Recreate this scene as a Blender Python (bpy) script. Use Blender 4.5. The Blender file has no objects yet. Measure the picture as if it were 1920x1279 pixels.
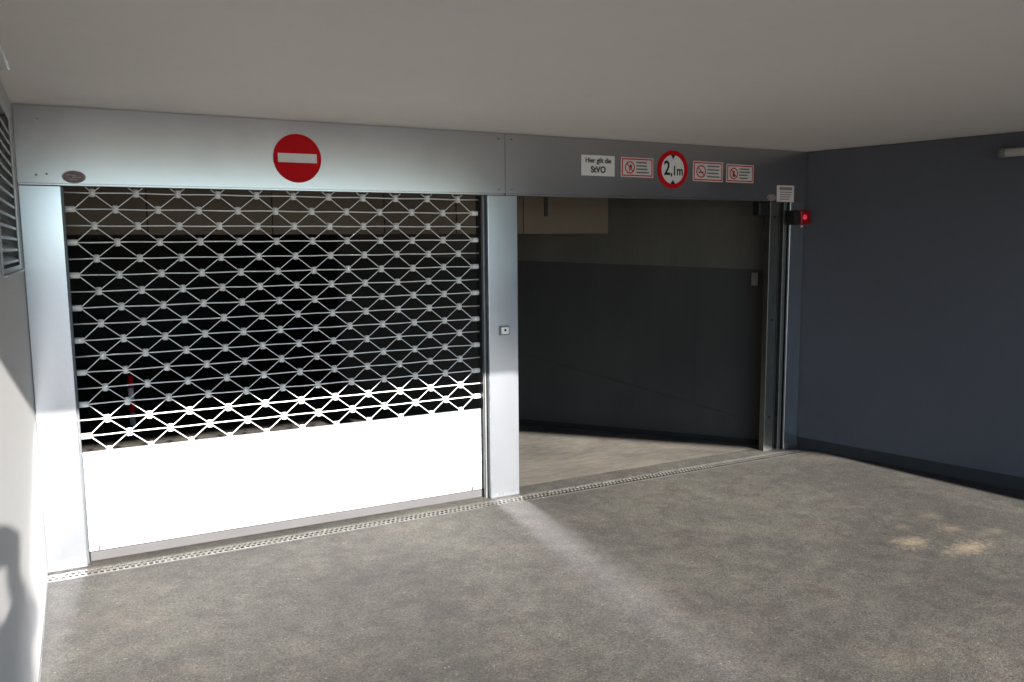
import bpy, bmesh, math, random
from mathutils import Vector, Matrix
random.seed(7)
R = math.radians
scene = bpy.context.scene
col = scene.collection

# ------------------------------------------------------------------ camera
CAM = Vector((0.2527, -5.1435, 1.8158))
YAW, PITCH, ROLL = 0.4832, -0.1173, -0.0087
fwd = Vector((math.sin(YAW)*math.cos(PITCH), math.cos(YAW)*math.cos(PITCH), math.sin(PITCH)))
r0 = Vector((math.cos(YAW), -math.sin(YAW), 0)); u0 = r0.cross(fwd)
rgt = math.cos(ROLL)*r0 + math.sin(ROLL)*u0
upv = -math.sin(ROLL)*r0 + math.cos(ROLL)*u0
cd = bpy.data.cameras.new('camera'); cam = bpy.data.objects.new('camera', cd); col.objects.link(cam)
M = Matrix((rgt, upv, -fwd)).transposed().to_4x4(); M.translation = CAM
cam.matrix_world = M
cd.sensor_width = 36.0; cd.lens = 1545.9/1920*36.0
cd.clip_start = 0.05; cd.clip_end = 3000
scene.camera = cam

# ------------------------------------------------------------------ sky, sun, exposure
TANE, TANP = 0.285, 0.108            # sun height and sideways drift per metre towards the door
sun_to = Vector((TANP, -1.0, TANE)).normalized()
ELEV = math.asin(sun_to.z); AZ = math.atan2(sun_to.x, sun_to.y)
w = bpy.data.worlds.new('World'); scene.world = w; w.use_nodes = True
nt = w.node_tree; nt.nodes.clear()
sky = nt.nodes.new('ShaderNodeTexSky'); sky.sky_type = 'NISHITA'; sky.sun_disc = False
sky.sun_elevation = ELEV; sky.sun_rotation = AZ; sky.altitude = 400; sky.air_density = 1.0; sky.dust_density = 0.0; sky.ozone_density = 5.0
bg = nt.nodes.new('ShaderNodeBackground'); bg.inputs[1].default_value = 0.085
wo = nt.nodes.new('ShaderNodeOutputWorld')
nt.links.new(sky.outputs[0], bg.inputs[0]); nt.links.new(bg.outputs[0], wo.inputs[0])
ld = bpy.data.lights.new('sun', 'SUN'); ld.energy = 5.0; ld.angle = R(0.53); ld.color = (1.0, 0.96, 0.91)
sun = bpy.data.objects.new('sun', ld); col.objects.link(sun)
sun.rotation_euler = (-sun_to).to_track_quat('-Z', 'Y').to_euler(); sun.location = sun_to*40
scene.view_settings.view_transform = 'Standard'; scene.view_settings.look = 'None'
scene.view_settings.exposure = 2.5; scene.view_settings.gamma = 1.0
scene.view_settings.use_curve_mapping = False
scene.render.engine = 'CYCLES'
scene.cycles.use_denoising = True
scene.cycles.max_bounces = 10; scene.cycles.diffuse_bounces = 6; scene.cycles.glossy_bounces = 5
scene.cycles.sample_clamp_indirect = 0.0; scene.cycles.caustics_reflective = True; scene.cycles.blur_glossy = 0.0

# ------------------------------------------------------------------ materials
def newmat(name):
    m = bpy.data.materials.new(name); m.use_nodes = True
    t = m.node_tree; b = t.nodes['Principled BSDF']
    return m, t, b
def ramp(t, fac, stops):
    n = t.nodes.new('ShaderNodeValToRGB'); e = n.color_ramp.elements
    while len(e) < len(stops): e.new(0.5)
    for k, (p, c) in enumerate(stops): e[k].position = p; e[k].color = (*c, 1) if len(c) == 3 else c
    t.links.new(fac, n.inputs[0]); return n.outputs[0]
def noise(t, scale, detail=4, rough=0.6, vec=None, dist=0.0):
    n = t.nodes.new('ShaderNodeTexNoise'); n.inputs['Scale'].default_value = scale
    n.inputs['Detail'].default_value = detail; n.inputs['Roughness'].default_value = rough
    n.inputs['Distortion'].default_value = dist
    if vec is not None: t.links.new(vec, n.inputs['Vector'])
    return n.outputs[0]
def mixc(t, fac, a, b, mode='MIX'):
    n = t.nodes.new('ShaderNodeMix'); n.data_type = 'RGBA'; n.blend_type = mode
    for s, v in ((0, fac), (6, a), (7, b)):
        if hasattr(v, 'links'): t.links.new(v, n.inputs[s])
        elif s == 0: n.inputs[0].default_value = v
        else: n.inputs[s].default_value = (*v, 1)
    return n.outputs[2]
def math_(t, op, a, b=0.0, clamp=False):
    n = t.nodes.new('ShaderNodeMath'); n.operation = op; n.use_clamp = clamp
    for s, v in ((0, a), (1, b)):
        if hasattr(v, 'links'): t.links.new(v, n.inputs[s])
        else: n.inputs[s].default_value = v
    return n.outputs[0]
def wpos(t):
    return t.nodes.new('ShaderNodeNewGeometry').outputs['Position']
def stretch(t, vec, s):
    n = t.nodes.new('ShaderNodeMapping'); n.inputs['Scale'].default_value = s
    t.links.new(vec, n.inputs[0]); return n.outputs[0]
def bump(t, b, h, strength, dist):
    n = t.nodes.new('ShaderNodeBump'); n.inputs['Strength'].default_value = strength; n.inputs['Distance'].default_value = dist
    t.links.new(h, n.inputs['Height']); t.links.new(n.outputs[0], b.inputs['Normal'])
def plain(name, c, rough=0.6, metal=0.0, var=0.08, spec=0.5, scale=6.0):
    m, t, b = newmat(name)
    p = wpos(t); n = noise(t, scale, 5, 0.65, p)
    cc = ramp(t, n, [(0.3, tuple(x*(1-var) for x in c)), (0.7, tuple(min(1, x*(1+var)) for x in c))])
    t.links.new(cc, b.inputs['Base Color'])
    b.inputs['Roughness'].default_value = rough; b.inputs['Metallic'].default_value = metal
    b.inputs['Specular IOR Level'].default_value = spec
    return m
def galv(name, c, rough, metal, spangle=0.06):
    m, t, b = newmat(name); p = wpos(t)
    v = t.nodes.new('ShaderNodeTexVoronoi'); v.inputs['Scale'].default_value = 55; t.links.new(p, v.inputs['Vector'])
    sp = t.nodes.new('ShaderNodeSeparateColor'); t.links.new(v.outputs['Color'], sp.inputs[0])
    big = noise(t, 1.6, 5, 0.6, stretch(t, p, (1, 1, 0.5)))
    f = math_(t, 'ADD', math_(t, 'MULTIPLY', sp.outputs[0], spangle), math_(t, 'MULTIPLY', big, 0.22))
    cc = ramp(t, f, [(0.0, tuple(x*0.86 for x in c)), (0.3, tuple(min(1, x*1.1) for x in c))])
    t.links.new(cc, b.inputs['Base Color'])
    rr = math_(t, 'ADD', math_(t, 'MULTIPLY', big, 0.12), rough-0.06)
    t.links.new(rr, b.inputs['Roughness']); b.inputs['Metallic'].default_value = metal
    wv = noise(t, 1.1, 1, 0.4, p); bump(t, b, wv, 0.05, 0.02)
    return m

MAT = {}
MAT['galv'] = galv('galvanised sheet', (0.46, 0.46, 0.485), 0.21, 0.925, 0.03)
MAT['galv_post'] = galv('galvanised post', (0.58, 0.61, 0.66), 0.20, 0.945, 0.015)
MAT['alu'] = plain('grille aluminium', (0.86, 0.86, 0.85), 0.40, 0.30, 0.04)
MAT['white_slat'] = plain('pale slat', (0.52, 0.53, 0.54), 0.30, 0.55, 0.03)
MAT['rail'] = plain('rail steel', (0.19, 0.19, 0.18), 0.38, 0.85, 0.15, scale=9)
MAT['dark_rail'] = plain('dark rail', (0.07, 0.075, 0.08), 0.4, 0.7, 0.2)
MAT['grate'] = plain('worn grate steel', (0.085, 0.080, 0.068), 0.6, 0.3, 0.45, scale=14)
MAT['sleeve'] = plain('cast sleeve', (0.90, 0.90, 0.89), 0.35, 0.05, 0.05, scale=40)
MAT['faint_ink'] = plain('faded ink', (0.22, 0.19, 0.19), 0.7, 0, 0.2)
MAT['pink_paper'] = plain('pinkish paper', (0.70, 0.62, 0.62), 0.7, 0, 0.06)
MAT['diffuser'] = plain('acrylic diffuser', (0.82, 0.82, 0.80), 0.10, 0, 0.03, 0.9)
MAT['rubber'] = plain('grey rubber', (0.036, 0.034, 0.035), 0.7, 0, 0.12)
MAT['black'] = plain('black plastic', (0.008, 0.008, 0.008), 0.55, 0, 0.2)
MAT['trough'] = plain('drain trough', (0.012, 0.011, 0.010), 0.9, 0, 0.3)
MAT['red'] = plain('sign red', (0.52, 0.005, 0.010), 0.65, 0, 0.05, 0.12)
MAT['sign_white'] = plain('sign white', (0.72, 0.72, 0.70), 0.6, 0, 0.03, 0.2)
MAT['paper'] = plain('notice paper', (0.62, 0.60, 0.58), 0.6, 0, 0.05)
MAT['ink'] = plain('black ink', (0.012, 0.012, 0.013), 0.5, 0, 0.1)
MAT['grey_ink'] = plain('grey ink', (0.10, 0.10, 0.10), 0.6, 0, 0.1)
MAT['oval'] = plain('oval badge', (0.20, 0.15, 0.15), 0.5, 0, 0.3, scale=60)
MAT['oval_print'] = plain('oval print', (0.33, 0.30, 0.29), 0.5, 0, 0.2, scale=60)
MAT['lamp_white'] = plain('lamp diffuser', (0.62, 0.62, 0.60), 0.35, 0, 0.04)
MAT['louvre'] = plain('louvre aluminium', (0.45, 0.46, 0.47), 0.45, 0.5, 0.08)
MAT['box_grey'] = plain('switch box', (0.14, 0.14, 0.135), 0.6, 0, 0.05)
m, t, b = newmat('lit red lens'); b.inputs['Base Color'].default_value = (0.35, 0.005, 0.01, 1)
b.inputs['Roughness'].default_value = 0.3; b.inputs['Emission Color'].default_value = (1, 0.02, 0.05, 1); b.inputs['Emission Strength'].default_value = 0.003
n_ = noise(t, 20, 2); t.links.new(ramp(t, n_, [(0.3, (0.16, 0.002, 0.005)), (0.7, (0.22, 0.003, 0.007))]), b.inputs['Base Color'])
MAT['lens'] = m
m, t, b = newmat('lit red bulb'); b.inputs['Base Color'].default_value = (0.5, 0.02, 0.03, 1)
b.inputs['Emission Color'].default_value = (1, 0.05, 0.10, 1); b.inputs['Emission Strength'].default_value = 0.07
MAT['bulb'] = m

# plaster wall and ceiling
def plaster(name, c, var, rough=0.85, b_s=0.25, streak=False):
    m, t, b = newmat(name); p = wpos(t)
    n1 = noise(t, 0.55, 5, 0.6, stretch(t, p, (1, 1, 0.35)) if streak else p)
    n2 = noise(t, 7, 5, 0.7, p)
    f = math_(t, 'ADD', math_(t, 'MULTIPLY', n1, 0.7), math_(t, 'MULTIPLY', n2, 0.3))
    t.links.new(ramp(t, f, [(0.3, tuple(x*(1-var) for x in c)), (0.7, tuple(x*(1+var) for x in c))]), b.inputs['Base Color'])
    b.inputs['Roughness'].default_value = rough
    bump(t, b, noise(t, 160, 3, 0.6, p), b_s, 0.002)
    return m
MAT['white_wall'] = plaster('white render', (0.49, 0.485, 0.48), 0.035)
MAT['ceiling'] = plaster('ceiling plaster', (0.72, 0.69, 0.65), 0.04)
MAT['grey_wall'] = plaster('blue grey render', (0.080, 0.085, 0.102), 0.10, 0.75)
MAT['plinth_or_shade'] = plaster('plinth coat', (0.034, 0.034, 0.034), 0.15)

# interior wall: bare concrete above, grey paint below
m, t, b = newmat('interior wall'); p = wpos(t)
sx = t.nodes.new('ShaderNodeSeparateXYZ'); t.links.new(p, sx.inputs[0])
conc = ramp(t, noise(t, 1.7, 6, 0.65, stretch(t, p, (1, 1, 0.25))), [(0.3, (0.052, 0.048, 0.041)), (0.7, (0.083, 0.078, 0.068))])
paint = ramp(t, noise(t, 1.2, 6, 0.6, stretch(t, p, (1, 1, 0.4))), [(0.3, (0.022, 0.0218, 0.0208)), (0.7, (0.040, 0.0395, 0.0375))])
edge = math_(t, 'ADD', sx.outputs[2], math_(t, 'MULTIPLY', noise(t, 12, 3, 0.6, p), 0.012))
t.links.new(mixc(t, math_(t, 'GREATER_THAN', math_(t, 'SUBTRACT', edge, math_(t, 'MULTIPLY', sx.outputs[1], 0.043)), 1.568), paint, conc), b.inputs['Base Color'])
b.inputs['Roughness'].default_value = 0.8
bump(t, b, noise(t, 30, 5, 0.7, p), 0.25, 0.004)
MAT['interior'] = m
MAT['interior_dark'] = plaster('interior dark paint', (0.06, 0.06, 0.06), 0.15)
MAT['beam'] = plaster('board marked concrete', (0.15, 0.118, 0.086), 0.15, 0.85, 0.3, True)

# asphalt with dust, stains and pale tan spill marks
m, t, b = newmat('asphalt'); p = wpos(t)
pf = stretch(t, p, (1, 1, 0))
big = noise(t, 0.7, 4, 0.6, pf, 0.8); mid = noise(t, 7.0, 8, 0.76, pf, 0.3); fine = noise(t, 75, 5, 0.75, pf)
grain = t.nodes.new('ShaderNodeTexVoronoi'); grain.inputs['Scale'].default_value = 170; t.links.new(pf, grain.inputs['Vector'])
gs = t.nodes.new('ShaderNodeSeparateColor'); t.links.new(grain.outputs['Color'], gs.inputs[0])
f = math_(t, 'ADD', math_(t, 'MULTIPLY', big, 0.45), math_(t, 'MULTIPLY', mid, 0.55))
base = ramp(t, f, [(0.36, (0.033, 0.0305, 0.0285)), (0.50, (0.054, 0.0505, 0.046)), (0.64, (0.086, 0.081, 0.0715))])
g2 = math_(t, 'ADD', math_(t, 'MULTIPLY', math_(t, 'SUBTRACT', gs.outputs[0], 0.5), 0.7), math_(t, 'MULTIPLY', math_(t, 'SUBTRACT', fine, 0.5), 2.0))
tint = ramp(t, noise(t, 1.9, 4, 0.6, stretch(t, p, (1.3, 1, 0)), 0.8), [(0.38, (1.03, 0.98, 0.955)), (0.62, (0.98, 1.00, 0.95))])
base = mixc(t, 1.0, base, tint, 'MULTIPLY')
gr = t.nodes.new('ShaderNodeVectorMath'); gr.operation = 'SCALE'; t.links.new(base, gr.inputs[0])
t.links.new(math_(t, 'ADD', g2, 1.0), gr.inputs['Scale'])
csum = gr.outputs[0]
pebble = math_(t, 'GREATER_THAN', gs.outputs[1], 0.9985)
csum = mixc(t, math_(t, 'MULTIPLY', pebble, 0.35), csum, (0.34, 0.31, 0.27))
jit = noise(t, 22, 8, 0.85, pf, 0.5)
for (sx_, sy_, rx, ry, amt) in STAINS if 'STAINS' in globals() else ((4.62, -2.00, .17, .12, .48), (5.05, -1.96, .15, .10, .28), (4.85, -2.22, .26, .10, .55),
        (4.82, -1.80, .10, .07, .18), (3.34, -2.93, .16, .15, .12), (5.15, -1.74, .14, .08, .18), (5.22, -2.12, .14, .08, .22)):
    mp = t.nodes.new('ShaderNodeMapping'); mp.inputs['Location'].default_value = (-sx_/rx, -sy_/ry, 0); mp.inputs['Scale'].default_value = (1/rx, 1/ry, 0)
    t.links.new(p, mp.inputs[0])
    ln = t.nodes.new('ShaderNodeVectorMath'); ln.operation = 'LENGTH'; t.links.new(mp.outputs[0], ln.inputs[0])
    k = math_(t, 'SUBTRACT', math_(t, 'ADD', -1.1, math_(t, 'MULTIPLY', jit, 4.0)), ln.outputs['Value'], True)
    csum = mixc(t, math_(t, 'MULTIPLY', k, amt, True), csum, (0.30, 0.235, 0.16))
t.links.new(csum, b.inputs['Base Color'])
b.inputs['Roughness'].default_value = 0.9; b.inputs['Specular IOR Level'].default_value = 0.25
hh = math_(t, 'ADD', math_(t, 'MULTIPLY', grain.outputs['Distance'], -0.6), math_(t, 'MULTIPLY', fine, 0.8))
bump(t, b, hh, 0.30, 0.004)
MAT['asphalt'] = m

# brushed concrete floor inside
m, t, b = newmat('brushed concrete'); p = wpos(t)
br = noise(t, 10, 7, 0.78, stretch(t, p, (0.6, 2.6, 0)), 0.6)
lo = noise(t, 1.3, 4, 0.6, stretch(t, p, (1, 1, 0)), 0.5)
f = math_(t, 'ADD', math_(t, 'MULTIPLY', br, 0.5), math_(t, 'MULTIPLY', lo, 0.5))
t.links.new(ramp(t, f, [(0.40, (0.044, 0.039, 0.031)), (0.60, (0.118, 0.104, 0.083))]), b.inputs['Base Color'])
b.inputs['Roughness'].default_value = 0.9
bump(t, b, br, 0.4, 0.004)
MAT['concrete'] = m

# ------------------------------------------------------------------ helpers
def tag(o, label=None, cat=None, group=None, kind=None):
    if label: o['label'] = label
    if cat: o['category'] = cat
    if group: o['group'] = group
    if kind: o['kind'] = kind
    return o
def empty(name, loc, label, cat, group=None, rz=0.0):
    o = bpy.data.objects.new(name, None); col.objects.link(o); o.location = loc; o.rotation_euler.z = rz
    o.empty_display_size = 0.1
    return tag(o, label, cat, group)
def link(name, me, mat, parent=None, loc=None, world=True):
    o = bpy.data.objects.new(name, me); col.objects.link(o)
    if mat is not None and not me.materials: me.materials.append(MAT[mat] if isinstance(mat, str) else mat)
    if loc is not None: o.location = loc
    if parent is not None:
        o.parent = parent
        if world:
            pm = Matrix.Translation(parent.location) @ parent.rotation_euler.to_matrix().to_4x4()
            if parent.parent: pm = parent.parent.matrix_basis @ pm
            o.matrix_parent_inverse = pm.inverted()
    return o
def bm_mesh(name, bm, smooth=False):
    me = bpy.data.meshes.new(name); bmesh.ops.recalc_face_normals(bm, faces=bm.faces); bm.to_mesh(me); bm.free()
    if smooth:
        for p_ in me.polygons: p_.use_smooth = True
    return me
def add_box(bm, x0, x1, y0, y1, z0, z1):
    v = [bm.verts.new((x, y, z)) for z in (z0, z1) for (x, y) in ((x0, y0), (x1, y0), (x1, y1), (x0, y1))]
    for f_ in ((0, 1, 2, 3), (4, 5, 6, 7), (0, 1, 5, 4), (1, 2, 6, 5), (2, 3, 7, 6), (3, 0, 4, 7)):
        bm.faces.new([v[i] for i in f_])
def box_me(name, x0, x1, y0, y1, z0, z1, bev=0.0, seg=2):
    bm = bmesh.new(); add_box(bm, x0, x1, y0, y1, z0, z1)
    if bev: bmesh.ops.bevel(bm, geom=bm.edges[:], offset=bev, segments=seg, affect='EDGES', profile=0.5)
    return bm_mesh(name, bm)
def prism_me(name, pts, z0, z1):
    bm = bmesh.new()
    a = [bm.verts.new((x, y, z0)) for x, y in pts]; c = [bm.verts.new((x, y, z1)) for x, y in pts]
    n = len(pts); bm.faces.new(a); bm.faces.new(c)
    for i in range(n): bm.faces.new((a[i], a[(i+1) % n], c[(i+1) % n], c[i]))
    return bm_mesh(name, bm)
def plate_me(name, pts, y0, y1):
    """flat outline in x,z, extruded along y"""
    bm = bmesh.new()
    a = [bm.verts.new((x, y0, z)) for x, z in pts]; c = [bm.verts.new((x, y1, z)) for x, z in pts]
    n = len(pts); bm.faces.new(a); bm.faces.new(c)
    for i in range(n): bm.faces.new((a[i], a[(i+1) % n], c[(i+1) % n], c[i]))
    return bm_mesh(name, bm)
def circ(cx, cz, rx, rz=None, n=48):
    rz = rz or rx
    return [(cx+rx*math.cos(2*math.pi*i/n), cz+rz*math.sin(2*math.pi*i/n)) for i in range(n)]
def ring_me(name, cx, cz, r1, r2, y0, y1, n=48, sq=1.0):
    bm = bmesh.new(); L = []
    for y in (y0, y1):
        for r_ in (r1, r2): L.append([bm.verts.new((cx+r_*math.cos(2*math.pi*i/n), y, cz+r_*sq*math.sin(2*math.pi*i/n))) for i in range(n)])
    i0, o0, i1, o1 = L
    for i in range(n):
        j = (i+1) % n
        for q, s in ((i0, o0), (o0, o1), (o1, i1), (i1, i0)): bm.faces.new((q[i], q[j], s[j], s[i]))
    return bm_mesh(name, bm)
def tube_bm(bm, pts, r, n=8):
    rings = []
    pts = [Vector(q) for q in pts]
    for i, q in enumerate(pts):
        d = (pts[min(i+1, len(pts)-1)] - pts[max(i-1, 0)]).normalized()
        s = Vector((0, 1, 0)); u = d.cross(s)
        if u.length < 1e-4: s = Vector((1, 0, 0)); u = d.cross(s)
        u.normalize(); s = u.cross(d).normalized()
        rings.append([bm.verts.new(q + r*(math.cos(2*math.pi*k/n)*u + math.sin(2*math.pi*k/n)*s)) for k in range(n)])
    for a, c in zip(rings, rings[1:]):
        for k in range(n): bm.faces.new((a[k], a[(k+1) % n], c[(k+1) % n], c[k]))
    bm.faces.new(rings[0]); bm.faces.new(rings[-1])
def tube_me(name, pts, r, n=8, smooth=True):
    bm = bmesh.new(); tube_bm(bm, pts, r, n); return bm_mesh(name, bm, smooth)
def text_me(name, s, size, cx, cz, y, extr=0.0008, sx=1.0, bold=0.0):
    cu = bpy.data.curves.new(name, 'FONT'); cu.body = s; cu.size = size; cu.align_x = 'CENTER'; cu.align_y = 'CENTER'; cu.extrude = extr; cu.offset = bold
    o = bpy.data.objects.new(name, cu); col.objects.link(o)
    dg = bpy.context.evaluated_depsgraph_get(); dg.update()
    me = bpy.data.meshes.new_from_object(o.evaluated_get(dg)); me.name = name
    bpy.data.objects.remove(o); bpy.data.curves.remove(cu)
    me.materials.clear()
    me.transform(Matrix.Translation((cx, y, cz)) @ Matrix.Rotation(R(90), 4, 'X') @ Matrix.Diagonal((sx, 1, 1, 1)))
    return me

# ------------------------------------------------------------------ key sizes
H, HC = 2.15, 2.572                      # door head, ceiling
XE = 5.80                                # right end of the door wall
def rwx(y): return 5.8075 - 0.25*y       # splayed wall line
K1 = (3.58, -5.85); K2 = (8.60, -11.22) # outer canopy edge, out of view, placed to fit the shadow lines

# ------------------------------------------------------------------ ground
DX0, DX1, DY0, DY1 = 0.0, 5.74, -0.140, -0.03
bm = bmesh.new(); XS = [-600, DX0, DX1, 600]; YS = [-600, DY0, DY1, 600]
V = [[bm.verts.new((x, y, 0)) for x in XS] for y in YS]
for j in range(3):
    for i in range(3):
        if (i, j) != (1, 1): bm.faces.new((V[j][i], V[j][i+1], V[j+1][i+1], V[j+1][i]))
tag(link('ground', bm_mesh('ground', bm), 'asphalt'), kind='structure')
# concrete slab behind the threshold, its front edge a little ragged
fe = [(-0.0 + 5.62*i/28, 0.175 + random.uniform(-0.006, 0.006)) for i in range(29)]
gf = prism_me('garage_floor', fe + [(5.60, 0.19), (2.8, 3.80), (2.8, 9.0), (0.0, 9.0)], -0.02, 0.004)
tag(link('garage_floor', gf, 'concrete'), kind='structure')

# ------------------------------------------------------------------ walls, canopy
ww = empty('rendered_wall', (0, -4, 0), 'white rendered side wall holding the louvre, lit by low sun', 'wall')
VY0, VY1, VZ0, VZ1 = -1.47, -0.33, 1.715, 2.46
bm = bmesh.new()
for q in ((-9.5, VY0, -0.02, HC-0.003), (VY1, 0.14, -0.02, HC-0.003), (VY0, VY1, -0.02, VZ0), (VY0, VY1, VZ1, HC-0.003)): add_box(bm, -0.30, 0.0, *q)
link('wall_face', bm_mesh('wall_face', bm), 'white_wall', ww)
link('plinth_joint', box_me('plinth_joint', 0.0, 0.006, -9.5, -0.17, -0.01, 0.012), 'rubber', ww)

dirw = Vector((0.25, -1.0, 0)).normalized()
gw = empty('splayed_wall', (XE, 0, 0), 'dark blue grey rendered wall beside the open doorway', 'wall')
L_ = [(rwx(0.30), 0.30), (rwx(-11.17), -11.17)]
nrm = Vector((1.0, 0.25, 0)).normalized()
def off(pt, d): return (pt[0]+nrm.x*d, pt[1]+nrm.y*d)
link('wall_face', prism_me('wall_face', [L_[0], L_[1], off(L_[1], 0.3), off(L_[0], 0.3)], 0.10, HC-0.003), 'grey_wall', gw)
link('plinth_or_shade', prism_me('plinth_or_shade', [off(L_[0], 0.012), off(L_[1], 0.012), off(L_[1], 0.29), off(L_[0], 0.29)], -0.01, 0.10), 'plinth_or_shade', gw)

cn = empty('canopy', (3, -3, HC), 'pale plaster canopy ceiling spanning the entrance and both doors', 'ceiling')
link('soffit', prism_me('soffit', [(-0.35, -5.85), K1, K2, (8.9, -11.22), (8.9, 0.4), (8.9, 10), (-0.35, 10)], HC, HC+0.45), 'ceiling', cn)
shade_block = empty('shade_block', (7.4, -9.0, 0), 'grey block out of view, added to shade the splayed wall', 'shade_block')  # added out of view to shade the splayed wall and the floor beside it
link('shade_block_shaft', box_me('shade_block_shaft', 6.79, rwx(-8.9)-0.004, -9.1, -8.8, -0.01, HC-0.003, 0.008), 'grey_wall', shade_block)

# ------------------------------------------------------------------ interior
iw = empty('interior_wall', (4.8, 1.2, 0), 'angled garage wall, bare concrete above grey paint, behind the open doorway', 'wall')
dA = Vector((5.80, -0.061, 0)); dB = Vector((2.8, 3.80, 0)); dn = (dB-dA).normalized(); dnrm = Vector((dn.y, -dn.x, 0))
if dnrm.x < 0: dnrm = -dnrm
def dl(s, d=0.0): q = dA + dn*s + dnrm*d; return (q.x, q.y)
LW = (dB-dA).length
S0 = 0.125                                # wall starts behind the rail
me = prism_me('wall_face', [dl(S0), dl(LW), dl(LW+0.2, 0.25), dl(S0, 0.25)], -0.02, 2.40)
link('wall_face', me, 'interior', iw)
link('plinth_or_shade', prism_me('plinth_or_shade', [dl(S0, -0.004), dl(LW-0.02, -0.004), dl(LW-0.02, 0.01), dl(S0, 0.01)], 0.0, 0.055), 'trough', iw)  # near-black strip standing in for the unlit band at the wall foot
# formwork joints in the upper concrete: thin recessed-looking fillets standing proud
for s in (1.05, 1.95, 2.85):
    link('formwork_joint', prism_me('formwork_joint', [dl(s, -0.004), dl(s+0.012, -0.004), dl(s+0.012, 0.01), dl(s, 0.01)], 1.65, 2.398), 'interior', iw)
# raised sloping strip low on the wall, with two upright strips
bm = bmesh.new()
for (s, zb, zt) in ((0.55, 0.20, 0.245), (3.2, 0.80, 0.845)):
    for d in (-0.006, 0.005):
        for z in (zb, zt): bm.verts.new((*dl(s, d), z))
bmesh.ops.convex_hull(bm, input=bm.verts[:])
link('sloping_strip', bm_mesh('sloping_strip', bm), 'interior', iw)
for s, z1 in ((1.66, 0.44), (2.30, 0.58)):
    link('upright_strip', prism_me('upright_strip', [dl(s, -0.003), dl(s+0.03, -0.003), dl(s+0.03, 0.005), dl(s, 0.005)], 0.0, z1), 'interior', iw)
link('conduit', prism_me('conduit', [dl(0.95, -0.004), dl(0.97, -0.004), dl(0.97, 0.004), dl(0.95, 0.004)], 0.30, 1.60), 'interior', iw)

bw = empty('back_wall', (1.4, 9.1, 0), 'dark garage wall far behind the closed grille', 'wall')
link('wall_face', prism_me('wall_face', [(-0.3, 9.0), (3.1, 9.0), (3.1, 9.25), (-0.3, 9.25)], -0.02, 2.40), 'interior', bw)
link('return_face', prism_me('return_face', [(2.8, 3.82), (3.05, 3.9), (3.05, 8.997), (2.8, 8.997)], -0.02, 2.40), 'interior', bw)
sw = tag(link('garage_side_wall', box_me('garage_side_wall', -0.25, -0.012, 0.143, 8.997, -0.02, 2.40), 'interior'),
         'dark painted garage wall inside, past the closed grille', 'wall')
ic = tag(link('garage_ceiling', prism_me('garage_ceiling', [(-0.3, 0.36), (5.9, 0.36), (5.9, 2.0), (3.2, 9.25), (-0.3, 9.25)], 2.403, HC-0.004), 'interior_dark'),
         'dark concrete ceiling inside the garage', 'ceiling')
bt = empty('concrete_beam', (2.4, 1.36, 1.905), 'warm brown board-marked concrete beam inside, crossing behind both doors', 'beam')
xs = [-0.005, 0.72, 1.60, 2.50, 3.14, 3.79, 4.70]
for a, c in zip(xs, xs[1:]):
    d = random.uniform(-0.004, 0.004)
    link('board_panel', box_me('board_panel', a+0.004, c-0.004, 1.362+d, 1.60, 1.905, 2.399, 0.003, 1), 'beam', bt)
link('beam_core', box_me('beam_core', -0.005, 4.68, 1.38, 1.59, 1.909, 2.397), 'black', bt)
link('junction_slot', box_me('junction_slot', 4.00, 4.035, 1.345, 1.37, 2.06, 2.29, 0.003), 'plinth_or_shade', bt)

# ------------------------------------------------------------------ door casings and posts
def casing(x0, x1, label, rot=0.0):
    e = empty('door_casing', ((x0+x1)/2, 0, H), label, 'casing')
    bm = bmesh.new()
    # front sheet with a folded bottom lip, closed back
    add_box(bm, x0, x1, 0.0, 0.35, H+0.012, HC-0.002)
    bmesh.ops.bevel(bm, geom=[q for q in bm.edges if q.calc_length() > 1], offset=0.004, segments=2, affect='EDGES')
    link('front_sheet', bm_mesh('front_sheet', bm), 'galv', e)
    link('bottom_lip', box_me('bottom_lip', x0+0.002, x1-0.002, 0.002, 0.062, H, H+0.0118, 0.002, 1), 'galv', e)
    return e
SCREW = plate_me('screw', circ(0, 0, 0.0055, n=10), -0.0035, -0.0002)
def screws(par, pts):
    for x, z in pts: link('screw', SCREW, 'rail', par, (x, 0, z))
c1 = casing(0.002, 2.908, 'galvanised sheet casing above the closed grille, carrying the red disc')
c2 = casing(2.911, XE-0.002, 'galvanised sheet casing above the open doorway, carrying the row of notices')

screws(c1, [(0.115, 2.50), (0.09, 2.205), (0.14, 2.21), (2.86, 2.19), (2.86, 2.53)])
screws(c2, [(2.96, 2.19), (2.96, 2.53), (5.25, 2.19)])
def post(x0, x1, label):
    e = empty('door_post', ((x0+x1)/2, 0.07, 0), label, 'post')
    link('post_sheet', box_me('post_sheet', x0, x1, 0.001, 0.14, 0.004, H-0.002, 0.003, 2), 'galv_post', e)
    return e
post(0.002, 0.2014, 'galvanised door post between the white wall and the grille')
mp_ = post(2.7726, 3.0027, 'galvanised door post with key switch between grille and open doorway')

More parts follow.
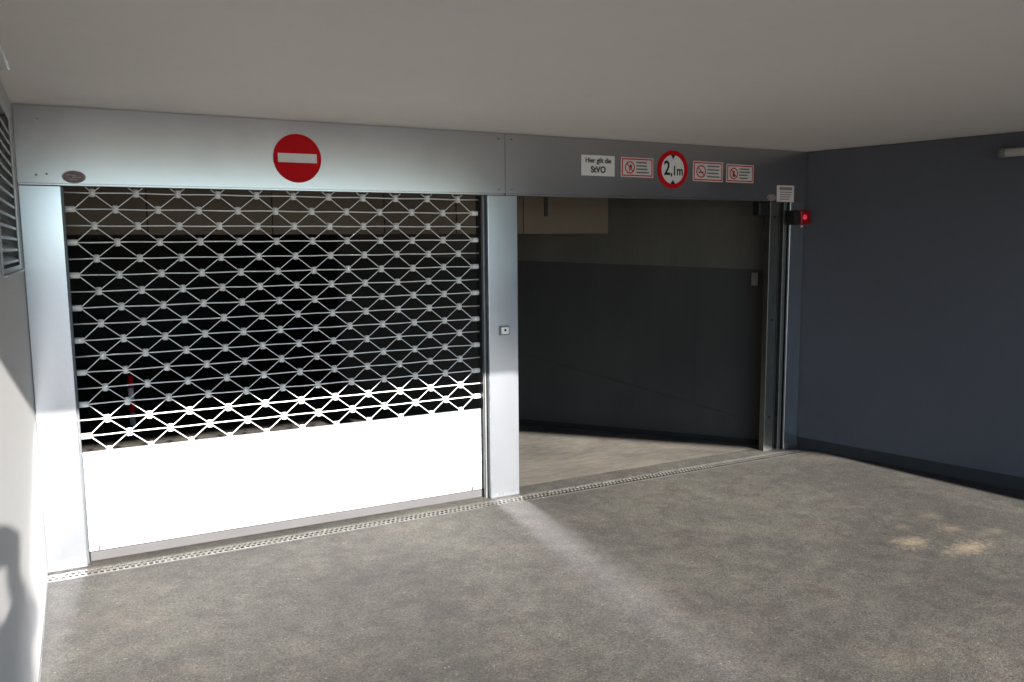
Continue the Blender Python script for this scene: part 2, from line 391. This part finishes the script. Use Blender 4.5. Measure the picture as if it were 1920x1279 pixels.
# right guide of the open doorway
gr_ = empty('guide_rail', (5.62, 0.05, 0), 'twin steel guide rail of the open door against the dark wall', 'rail')
link('rail_profile', box_me('rail_profile', 5.445, 5.545, 0.055, 0.115, 0.0, H-0.002, 0.003), 'rail', gr_)
link('slot', box_me('slot', 5.5455, 5.592, 0.085, 0.112, 0.0, H-0.002), 'black', gr_)
link('rail_profile', box_me('rail_profile', 5.5925, 5.632, 0.045, 0.115, 0.0, H-0.002, 0.003), 'rail', gr_)
link('slot_seal', box_me('slot_seal', 5.562, 5.570, 0.066, 0.0848, 0.0, H-0.002), 'rail', gr_)
link('wall_flange', box_me('wall_flange', 5.634, 5.797, 0.012, 0.03, 0.0, H-0.002, 0.002), 'galv_post', gr_)
for z in (0.30, 1.15, 2.02):
    me = plate_me('bolt', circ(5.495, z, 0.010, n=12), 0.049, 0.056); link('bolt', me, 'black', gr_)
sb = empty('sensor_box', (5.38, 0.09, 2.03), 'small black box hanging under the casing beside the guide rail', 'box')
link('housing', box_me('housing', 5.325, 5.438, 0.06, 0.14, 2.035, H-0.001, 0.012), 'black', sb)
link('cable', tube_me('cable', [(5.42, 0.10, 2.04), (5.425, 0.10, 1.9), (5.43, 0.11, 1.72)], 0.006), 'black', sb)
q = dl(0.42, -0.035)
wb = empty('wall_switch', (q[0], q[1], 1.43), 'pale grey switch box on the angled wall behind the rail', 'switch')
link('switch_body', prism_me('switch_body', [dl(0.42, -0.03), dl(0.475, -0.03), dl(0.475, -0.002), dl(0.42, -0.002)], 1.435, 1.545), 'box_grey', wb)
link('rocker', prism_me('rocker', [dl(0.432, -0.036), dl(0.463, -0.036), dl(0.463, -0.0305), dl(0.432, -0.0305)], 1.45, 1.51), 'box_grey', wb)

# ------------------------------------------------------------------ roller grille
YG = 0.0935; P = 0.2233; DZ = 0.0918; XA, XB = 0.214, 2.742
g = empty('roller_grille', (1.48, YG, 0), 'closed roller grille of diamond lattice rods over a solid pale lower panel', 'roller grille')
sl_bm = bmesh.new(); add_box(sl_bm, -0.0155, 0.0155, -0.014, 0.014, -0.022, 0.022)
bmesh.ops.bevel(sl_bm, geom=sl_bm.edges[:], offset=0.0035, segments=2, affect='EDGES'); SL = bm_mesh('sleeve', sl_bm, True)
CAP = tube_me('end_cap', [(-0.024, 0, 0), (0.024, 0, 0)], 0.017, 14)
def child(name, me, mat, loc):
    o = link(name, me, mat, g, loc); return o
rows = []
for k in range(17):
    z = 2.12 - DZ*k; offrow = (k % 2 == 0)
    xs_ = [0.3535 + P*i for i in range(11)] if offrow else [0.465 + P*i for i in range(10)]
    rows.append((z, offrow, xs_))
for k, (z, offrow, xs_) in enumerate(rows):
    pts = []; N = 24
    for i in range(N+1):
        x = XA + (XB-XA)*i/N
        pts.append((x, YG + 0.0015*math.sin(x*28+k), z + 0.0016*math.sin(x*14+k*2.1)))
    if z > 0.67: link('rod', tube_me('rod', pts, 0.0038, 8), 'alu', g)
    for x in xs_:
        o = child('sleeve', SL, 'sleeve', (x, YG-0.002, z + random.uniform(-0.0015, 0.0015)))
        o.rotation_euler.y = random.uniform(-0.06, 0.06)
    if not offrow:
        child('end_cap', CAP, 'sleeve', (0.238, YG, z)); child('end_cap', CAP, 'sleeve', (2.712, YG, z))
def zig(za, xsa, zb, xsb):  # za: off row, zb: cap row
    pts = [(0.255, YG+0.004, zb)]
    cap = [None] + xsb
    for i in range(11):
        pts.append((xsa[i], YG+0.004, za))
        pts.append((xsb[i], YG+0.004, zb) if i < 10 else (2.695, YG+0.004, zb))
    return tube_me('lattice_rod', pts, 0.0033, 6, False)
for k in range(16):
    a, c = rows[k], rows[k+1]
    if a[1]: me = zig(a[0], a[2], c[0], c[2])
    else: me = zig(c[0], c[2], a[0], a[2])
    link('lattice_rod', me, 'alu', g)
link('lattice_rod', zig(rows[0][0], rows[0][2], rows[0][0]+DZ, rows[1][2]), 'alu', g)
# solid lower slats
ns = 6; z0, z1 = 0.062, 0.652
for i in range(ns):
    a = z0 + (z1-z0)*i/ns; c = z0 + (z1-z0)*(i+1)/ns
    link('slat', box_me('slat', XA+0.001, XB-0.004, YG-0.014, YG+0.010, a+0.0012, c-0.0012, 0.002, 1), 'white_slat', g)
link('bottom_bar', box_me('bottom_bar', XA+0.004, XB-0.006, YG-0.022, YG+0.016, 0.006, 0.0615, 0.004), 'rubber', g)
for x in (0.262, 2.655):
    link('latch', box_me('latch', x, x+0.010, YG-0.024, YG-0.0145, 0.056, 0.092, 0.002), 'rubber', g)
# guide channels
for (xa, xb, s) in ((0.2016, 0.2125, 0), (2.7445, 2.7724, 1)):
    link('guide_channel', box_me('guide_channel', xa, xb, 0.050, 0.136, 0.004, H-0.003), 'dark_rail', g)
link('guide_lip', box_me('guide_lip', 2.752, 2.762, 0.040, 0.0495, 0.004, H-0.003), 'rail', g)

# ------------------------------------------------------------------ drain
dr = empty('drain_channel', (2.87, -0.1, 0), 'perforated steel channel drain running along the foot of both doors', 'drain')
link('trough', box_me('trough', DX0, DX1, DY0-0.001, DY1+0.001, -0.10, -0.07), 'trough', dr)
for y in (DY0, DY1):
    link('edge_strip', box_me('edge_strip', DX0, DX1, y-0.004, y+0.004, -0.08, 0.002), 'rubber', dr)
NSEG = 12; SEG = (DX1-DX0)/NSEG
def grate():
    bm = bmesh.new(); n = 15; pitch = SEG/n; y0, y1 = DY0+0.006, DY1-0.006; wd = (y1-y0)
    # solid strips between slots, two staggered slot rows
    cuts = [y0, y0+0.014, y0+wd*0.46, y0+wd*0.54, y1-0.014, y1]
    zt = 0.0; th = 0.004
    add_box(bm, 0.001, SEG-0.001, cuts[0], cuts[1], zt-th, zt)
    add_box(bm, 0.001, SEG-0.001, cuts[2], cuts[3], zt-th, zt)
    add_box(bm, 0.001, SEG-0.001, cuts[4], cuts[5], zt-th, zt)
    for i in range(n+1):
        for r_, (a, c) in enumerate(((cuts[1], cuts[2]), (cuts[3], cuts[4]))):
            xc = i*pitch + (0.0 if r_ == 0 else pitch*0.5)
            xa, xb = max(0.001, xc-pitch*0.2), min(SEG-0.001, xc+pitch*0.2)
            if xb-xa > 0.002: add_box(bm, xa, xb, a, c, zt-th, zt)
    return bm_mesh('grate', bm)
GR = grate(); BOLT = prism_me('locking_bolt', [(0.011*math.cos(i*math.pi/6), 0.009*math.sin(i*math.pi/6)) for i in range(12)], -0.001, 0.004)
for i in range(NSEG):
    o = link('grate', GR, 'grate', dr, (DX0+SEG*i, 0, 0.001 + random.uniform(-0.001, 0.001)))
    for u in (0.25, 0.75):
        link('locking_bolt', BOLT, 'grate', dr, (DX0+SEG*(i+u), DY1-0.014, 0.001))
sill = empty('door_sill', (2.9, 0.07, 0), 'dark asphalt strip between the drain and the doors', 'sill')
link('sill_face', prism_me('sill_face', [(0.003, DY1+0.0045)] + [(5.61, DY1+0.0045)] + [(5.58, 0.200)] + [(0.003, 0.200)], -0.02, 0.0035), MAT['asphalt'], sill)

# ------------------------------------------------------------------ signs
YS_ = -0.0005
e = empty('no_entry_sign', (1.484, -0.003, 2.345), 'round red no-entry sign with white bar above the grille', 'sign')
link('disc', plate_me('disc', circ(1.484, 2.345, 0.146), YS_-0.003, YS_), 'red', e)
link('bar', plate_me('bar', [(1.366, 2.319), (1.602, 2.319), (1.602, 2.373), (1.366, 2.373)], YS_-0.0042, YS_-0.0031), 'sign_white', e)

e = empty('height_limit_sign', (4.362, -0.003, 2.374), 'round red-rimmed height limit sign reading 2,1m above the doorway', 'sign')
link('disc', plate_me('disc', circ(4.362, 2.374, 0.118), YS_-0.003, YS_), 'sign_white', e)
link('rim', ring_me('rim', 4.362, 2.374, 0.110, 0.145, YS_-0.004, YS_), 'red', e)
for s in (1, -1):
    link('arrow', plate_me('arrow', [(4.362, 2.374+s*0.078), (4.362+0.024, 2.374+s*0.112), (4.362-0.024, 2.374+s*0.112)], YS_-0.0053, YS_-0.0042), 'ink', e)
link('lettering', text_me('lettering', '2', 0.150, 4.305, 2.378, YS_-0.0042, 0.0008, 0.82, 0.0028), 'ink', e)
link('lettering', text_me('lettering', ',1m', 0.100, 4.400, 2.362, YS_-0.0042, 0.0008, 0.82, 0.0022), 'ink', e)

e = empty('traffic_rules_sign', (3.677, -0.003, 2.38), 'plain white plate reading Hier gilt die StVO', 'sign')
link('plate', plate_me('plate', [(3.530, 2.305), (3.820, 2.305), (3.820, 2.452), (3.530, 2.452)], YS_-0.003, YS_), 'sign_white', e)
link('lettering', text_me('lettering', 'Hier gilt die', 0.050, 3.675, 2.414, YS_-0.0042, 0.0008, 0.95, 0.0012), 'ink', e)
link('lettering', text_me('lettering', 'StVO', 0.062, 3.675, 2.348, YS_-0.0042, 0.0008, 0.95, 0.0022), 'ink', e)

def notice(x0, x1, z0, z1, label, motif, tilt):
    cx, cz = (x0+x1)/2, (z0+z1)/2; W, Hh = x1-x0, z1-z0
    e = empty('prohibition_notice', (cx, -0.003, cz), label, 'notice', None)
    def L(name, me, mat):
        me.transform(Matrix.Translation((cx, 0, cz)) @ Matrix.Rotation(tilt, 4, 'Y') @ Matrix.Translation((-cx, 0, -cz)))
        return link(name, me, mat, e)
    L('border', plate_me('border', [(x0, z0), (x1, z0), (x1, z1), (x0, z1)], YS_-0.002, YS_), 'paper')
    bw_ = 0.009; i_ = 0.008
    fr = bmesh.new()
    add_box(fr, x0+i_, x1-i_, YS_-0.0028, YS_-0.0021, z0+i_, z0+i_+bw_); add_box(fr, x0+i_, x1-i_, YS_-0.0028, YS_-0.0021, z1-i_-bw_, z1-i_)
    add_box(fr, x0+i_, x0+i_+bw_, YS_-0.0028, YS_-0.0021, z0+i_+bw_, z1-i_-bw_); add_box(fr, x1-i_-bw_, x1-i_, YS_-0.0028, YS_-0.0021, z0+i_+bw_, z1-i_-bw_)
    L('red_line', bm_mesh('red_line', fr), 'red')
    px, pz, pr_ = x0+W*0.27, cz-0.002, Hh*0.315
    L('prohibition_ring', ring_me('prohibition_ring', px, pz, pr_*0.80, pr_, YS_-0.0030, YS_-0.0021, 32), 'red')
    def bar(ax, az, bx, bz, th, mat, name):
        d = Vector((bx-ax, bz-az)); d.normalize(); n = Vector((-d.y, d.x))*th
        L(name, plate_me(name, [(ax+n.x, az+n.y), (ax-n.x, az-n.y), (bx-n.x, bz-n.y), (bx+n.x, bz+n.y)], YS_-0.0027, YS_-0.0021) if mat != 'red' else
          plate_me(name, [(ax+n.x, az+n.y), (ax-n.x, az-n.y), (bx-n.x, bz-n.y), (bx+n.x, bz+n.y)], YS_-0.0035, YS_-0.0028), mat)
    if motif == 'flame':
        bar(px-0.004, pz-0.026, px+0.004, pz+0.004, 0.004, 'ink', 'match'); L('flame', plate_me('flame', circ(px+0.008, pz+0.008, 0.010, 0.016, 12), YS_-0.0026, YS_-0.0021), 'ink')
    elif motif == 'smoke':
        bar(px-0.026, pz-0.006, px+0.022, pz-0.006, 0.005, 'ink', 'cigarette')
    else:
        L('head', plate_me('head', circ(px, pz+0.014, 0.008, 0.008, 12), YS_-0.0026, YS_-0.0021), 'ink')
        bar(px, pz+0.004, px, pz-0.026, 0.012, 'ink', 'torso')
    bar(px-pr_*0.6, pz+pr_*0.6, px+pr_*0.6, pz-pr_*0.6, 0.0045, 'red', 'slash')
    for i in range(4):
        zz = z1-0.036-i*(Hh-0.058)/3.6; xr = x1-0.03-random.uniform(0, 0.035)
        L('text_line', plate_me('text_line', [(x0+W*0.47, zz-0.0052), (xr, zz-0.0052), (xr, zz+0.0052), (x0+W*0.47, zz+0.0052)], YS_-0.0026, YS_-0.0021), 'grey_ink')
notice(3.878, 4.175, 2.305, 2.450, 'red-bordered notice between the white StVO plate and the height sign', 'flame', 0.0)
notice(4.560, 4.866, 2.292, 2.447, 'red-bordered notice just past the height sign, tilted slightly', 'smoke', 0.012)
notice(4.902, 5.192, 2.292, 2.436, 'red-bordered notice farthest from the height sign, with a figure in its ring', 'figure', 0.006)

e = empty('warning_label', (5.555, -0.003, 2.21), 'small square pale label at the casing corner above the guide rail', 'label')
link('plate', plate_me('plate', [(5.458, 2.146), (5.652, 2.146), (5.652, 2.282), (5.458, 2.282)], YS_-0.0025, YS_), 'pink_paper', e)
link('heading', plate_me('heading', [(5.485, 2.242), (5.63, 2.242), (5.63, 2.268), (5.485, 2.268)], YS_-0.0033, YS_-0.0026), 'faint_ink', e)
for i in range(4):
    zz = 2.226-0.019*i
    link('text_line', plate_me('text_line', [(5.49, zz-0.004), (5.63-0.01*i, zz-0.004), (5.63-0.01*i, zz+0.004), (5.49, zz+0.004)], YS_-0.0033, YS_-0.0026), 'faint_ink', e)
def oval(cx, cz, rx, rz, label):
    e = empty('maker_badge', (cx, -0.003, cz), label, 'badge')
    link('badge_plate', plate_me('badge_plate', circ(cx, cz, rx, rz, 32), YS_-0.002, YS_), 'oval', e)
    link('badge_rim', ring_me('badge_rim', cx, cz, rx*0.90, rx, YS_-0.0028, YS_-0.0001, 32, rz/rx), 'oval_print', e)
    for i, (a, c) in enumerate(((-0.62, 0.15), (-0.15, 0.62), (-0.4, 0.3))):
        zz = cz + rz*(0.32-0.34*i)
        link('badge_print', plate_me('badge_print', [(cx+a*rx, zz-0.0035), (cx+c*rx, zz-0.006), (cx+c*rx, zz-0.0005), (cx+a*rx, zz+0.0025)], YS_-0.0027, YS_-0.0021), 'oval_print', e)
oval(0.268, 2.198, 0.058, 0.034, 'dull red oval badge on the casing by the white wall')
oval(5.398, 2.178, 0.048, 0.027, 'faint oval badge next to the small square label')

# key switch on the post
e = empty('key_switch', (2.889, -0.01, 1.21), 'small square metal key switch on the galvanised post', 'switch')
link('back_plate', box_me('back_plate', 2.850, 2.928, -0.007, 0.0, 1.178, 1.244, 0.003), 'rail', e)
link('cover', box_me('cover', 2.860, 2.918, -0.020, -0.0072, 1.186, 1.236, 0.004), 'alu', e)
link('keyhole', plate_me('keyhole', circ(2.889, 1.214, 0.009, n=16), -0.0225, -0.0202), 'ink', e)

# red signal lamp on the splayed wall
bx_, by_ = 5.715, -0.045
e = empty('signal_lamp', (5.70, -0.05, 1.96), 'lit red signal lamp in a black housing on the dark wall', 'lamp')
link('housing', box_me('housing', 5.590, 5.650, -0.075, 0.010, 1.955, 2.075, 0.004), 'black', e)
link('lens', box_me('lens', 5.6505, 5.765, -0.095, 0.000, 1.955, 2.075, 0.014, 3), 'lens', e)
bm = bmesh.new(); bmesh.ops.create_uvsphere(bm, u_segments=16, v_segments=10, radius=0.024)
bl = link('glow', bm_mesh('glow', bm, True), 'bulb', e, (5.690, -0.088, 2.018))
bm = bmesh.new(); bmesh.ops.create_uvsphere(bm, u_segments=12, v_segments=8, radius=0.012)
link('cable_gland', bm_mesh('cable_gland', bm, True), 'lamp_white', e, (5.706, -0.05, 1.943))

# ------------------------------------------------------------------ lamps on wall and ceiling
e = empty('strip_light', (6.3, -2.1, 2.42), 'slim tube strip light fixed high on the dark splayed wall', 'light')
def wl(y, d): q = Vector((rwx(y), y, 0)) - nrm*d; return q.x, q.y
tb = []
a = wl(-1.49, 0.055); c = wl(-2.75, 0.055)
link('tube', tube_me('tube', [(a[0], a[1], 2.425), (c[0], c[1], 2.425)], 0.030, 16), 'lamp_white', e)
a2 = wl(-1.445, 0.055); link('tube_cap', tube_me('tube_cap', [(a2[0], a2[1], 2.425), (a[0], a[1], 2.425)], 0.034, 16), 'box_grey', e)
c2 = wl(-2.80, 0.055); link('tube_cap', tube_me('tube_cap', [(c[0], c[1], 2.425), (c2[0], c2[1], 2.425)], 0.034, 16), 'box_grey', e)
for y in (-1.75, -2.55):
    p1 = wl(y, 0.05); p2 = wl(y, 0.0); link('bracket', tube_me('bracket', [(p1[0], p1[1], 2.425), (p2[0], p2[1], 2.425)], 0.015, 8), 'box_grey', e)
e = empty('batten_light', (0.03, -2.0, 2.53), 'white batten light in the corner of ceiling and white wall', 'light')
link('batten_body', box_me('batten_body', 0.002, 0.050, -2.78, -1.32, 2.515, HC-0.001, 0.004), 'lamp_white', e)
link('diffuser', box_me('diffuser', 0.004, 0.072, -2.76, -1.335, 2.496, 2.5148, 0.006), 'diffuser', e)

# louvre vent on the white wall
e = empty('louvre_vent', (0.0, -0.9, 1.72), 'aluminium louvre vent with sloping slats on the white wall', 'vent')
link('backing', box_me('backing', -0.090, -0.080, VY0+0.001, VY1-0.001, VZ0+0.001, VZ1-0.001), 'black', e)
for (y0, y1, z0_, z1_) in ((VY0-0.012, VY0+0.03, VZ0-0.012, VZ1+0.012), (VY1-0.075, VY1+0.010, VZ0-0.012, VZ1+0.012), (VY0+0.03, VY1-0.075, VZ1-0.028, VZ1+0.012), (VY0+0.03, VY1-0.075, VZ0-0.012, VZ0+0.02)):
    link('frame_bar', box_me('frame_bar', 0.0006, 0.006, y0, y1, z0_, z1_, 0.0015, 1), 'louvre', e)
bm = bmesh.new()
pr = [(-0.045, 0.034), (-0.003, 0.002), (0.001, 0.002), (0.001, -0.009), (-0.003, -0.009), (-0.045, 0.030)]
va = [bm.verts.new((x, VY0+0.002, z)) for x, z in pr]; vb = [bm.verts.new((x, VY1-0.070, z)) for x, z in pr]
bm.faces.new(va); bm.faces.new(vb)
for i in range(6): bm.faces.new((va[i], va[(i+1) % 6], vb[(i+1) % 6], vb[i]))
VS = bm_mesh('louvre_slat', bm)
for i in range(13): link('louvre_slat', VS, 'louvre', e, (0, 0, VZ0+0.045+i*0.051))
link('drip_ledge', box_me('drip_ledge', 0.0062, 0.020, VY0-0.012, VY1+0.010, VZ0-0.012, VZ0-0.002, 0.0015, 1), 'louvre', e)

# striped marker post in the dark behind the grille
e = empty('marker_post', (0.66, 4.0, 0.0), 'slim red and white striped post in the dark behind the grille', 'post')
for i in range(4):
    a = 0.004 + 0.13*i
    link('band', tube_me('band', [(0.66, 4.0, a), (0.66, 4.0, a+0.1295)], 0.028, 12), 'red' if i % 2 else 'sign_white', e)

# ------------------------------------------------------------------ the photographer, whose shadow falls on the white wall
def person():
    bm = bmesh.new(); lay = bm.verts.layers.skin.verify(); vs = {}
    def v(k, x, y, z, r_, root=False):
        q = bm.verts.new((x, y, z)); q[lay].radius = (r_, r_) if not isinstance(r_, tuple) else r_; q[lay].use_root = root; vs[k] = q
    def e_(*ks):
        for a, c in zip(ks, ks[1:]): bm.edges.new((vs[a], vs[c]))
    cx, cy = 0.290, -5.46; rx, ry = 0.885, -0.465; fx, fy = 0.465, 0.885
    def at(s, f_): return cx + rx*s + fx*f_, cy + ry*s + fy*f_
    def V_(k, s, f_, z, r_, root=False): x, y = at(s, f_); v(k, x, y, z, r_, root)
    V_('pel', 0, 0, 0.95, (0.155, 0.11), True); V_('wst', 0, 0, 1.12, (0.145, 0.10)); V_('chs', 0, 0.0, 1.34, (0.16, 0.14)); V_('nk0', 0.0, 0.0, 1.48, 0.095)
    V_('nk', -0.04, 0.02, 1.55, 0.055); V_('jaw', -0.10, 0.045, 1.62, 0.066); V_('hd', -0.11, 0.03, 1.70, 0.086); V_('top', -0.11, 0.02, 1.765, 0.068)
    V_('nose', -0.11, 0.135, 1.665, 0.016)
    e_('pel', 'wst', 'chs', 'nk0', 'nk', 'jaw', 'hd', 'top'); e_('jaw', 'nose')
    for s, n in ((1, 'r'), (-1, 'l')):
        (v(n+'sh', 0.380, -5.45, 1.565, 0.115) if s == 1 else V_(n+'sh', s*0.15, 0.0, 1.43, 0.055)); e_('chs', n+'sh')
        if s == 1:
            v(n+'el', 0.428, -5.33, 1.365, 0.060); v(n+'wr', 0.348, -5.245, 1.645, 0.030); v(n+'pm', 0.362, -5.225, 1.72, 0.036)
        else:
            v(n+'el', 0.060, -5.25, 1.32, 0.046); v(n+'wr', 0.150, -5.20, 1.63, 0.030); v(n+'pm', 0.165, -5.195, 1.70, 0.034)
        e_(n+'sh', n+'el', n+'wr', n+'pm')
        bx0, by0 = (0.372, -5.222) if s == 1 else (0.158, -5.190)
        for k in range(4):
            o_ = 0.012*(k-1.5)
            v(f'{n}f{k}a', bx0+o_*0.465, by0+o_*0.885, 1.762+0.004*k, 0.0095); v(f'{n}f{k}b', bx0-s*0.035+o_*0.4, by0+0.006+o_*0.6, 1.783+0.004*k, 0.0085)
            e_(n+'pm', f'{n}f{k}a', f'{n}f{k}b')
        v(f'{n}t', bx0-s*0.04, by0-0.035, 1.735, 0.010); e_(n+'pm', f'{n}t')
        V_(n+'hp', s*0.09, 0.0, 0.90, 0.092); V_(n+'kn', s*0.11, 0.02, 0.50, 0.062); V_(n+'an', s*0.12, -0.02, 0.10, 0.045); V_(n+'ht', s*0.12, 0.03, 0.045, 0.043); V_(n+'to', s*0.13, 0.16, 0.038, 0.036)
        e_('pel', n+'hp', n+'kn', n+'an', n+'ht', n+'to')
    me = bpy.data.meshes.new('body'); bm.to_mesh(me); bm.free()
    o = bpy.data.objects.new('tmp', me); col.objects.link(o)
    sk = o.modifiers.new('s', 'SKIN'); sk.use_smooth_shade = True
    ss = o.modifiers.new('d', 'SUBSURF'); ss.levels = 2; ss.render_levels = 2
    dg = bpy.context.evaluated_depsgraph_get(); dg.update()
    out = bpy.data.meshes.new_from_object(o.evaluated_get(dg)); out.name = 'body'
    bpy.data.objects.remove(o)
    out.materials.clear()
    for n, c in (('skin', (0.45, 0.27, 0.20)), ('jacket', (0.03, 0.035, 0.05)), ('jeans', (0.03, 0.04, 0.08)), ('shoe', (0.02, 0.02, 0.02)), ('hair', (0.03, 0.02, 0.012))):
        out.materials.append(plain('photographer '+n, c, 0.8))
    for p_ in out.polygons:
        z = p_.center.z; d = (p_.center.x-cx)*fx + (p_.center.y-cy)*fy
        if z > 1.66 and d < 0.2: i = 4 if (z > 1.73 or d < 0.0) else 0
        elif z > 1.50: i = 0 if (d < 0.2 or z > 1.66) else 1
        elif z > 0.95: i = 1
        elif z > 0.11: i = 2
        else: i = 3
        p_.material_index = i
    return out
pm_ = empty('person', (0.290, -5.46, 0), 'person in dark jacket and jeans standing by the white wall, holding up a camera', 'person')
link('body', person(), None, pm_)
cb = empty('photo_camera', (0.262, -5.213, 1.765), 'black camera held up in both hands', 'camera')
cb.rotation_euler.z = -YAW
def cpart(name, me):
    o = bpy.data.objects.new(name, me); col.objects.link(o); me.materials.append(MAT['black']); o.parent = cb; return o
cpart('camera_body', box_me('camera_body', -0.065, 0.095, -0.03, 0.03, -0.065, 0.055, 0.01))
cpart('lens_barrel', tube_me('lens_barrel', [(0.0, 0.031, 0.0), (0.0, 0.052, 0.0)], 0.032, 20))
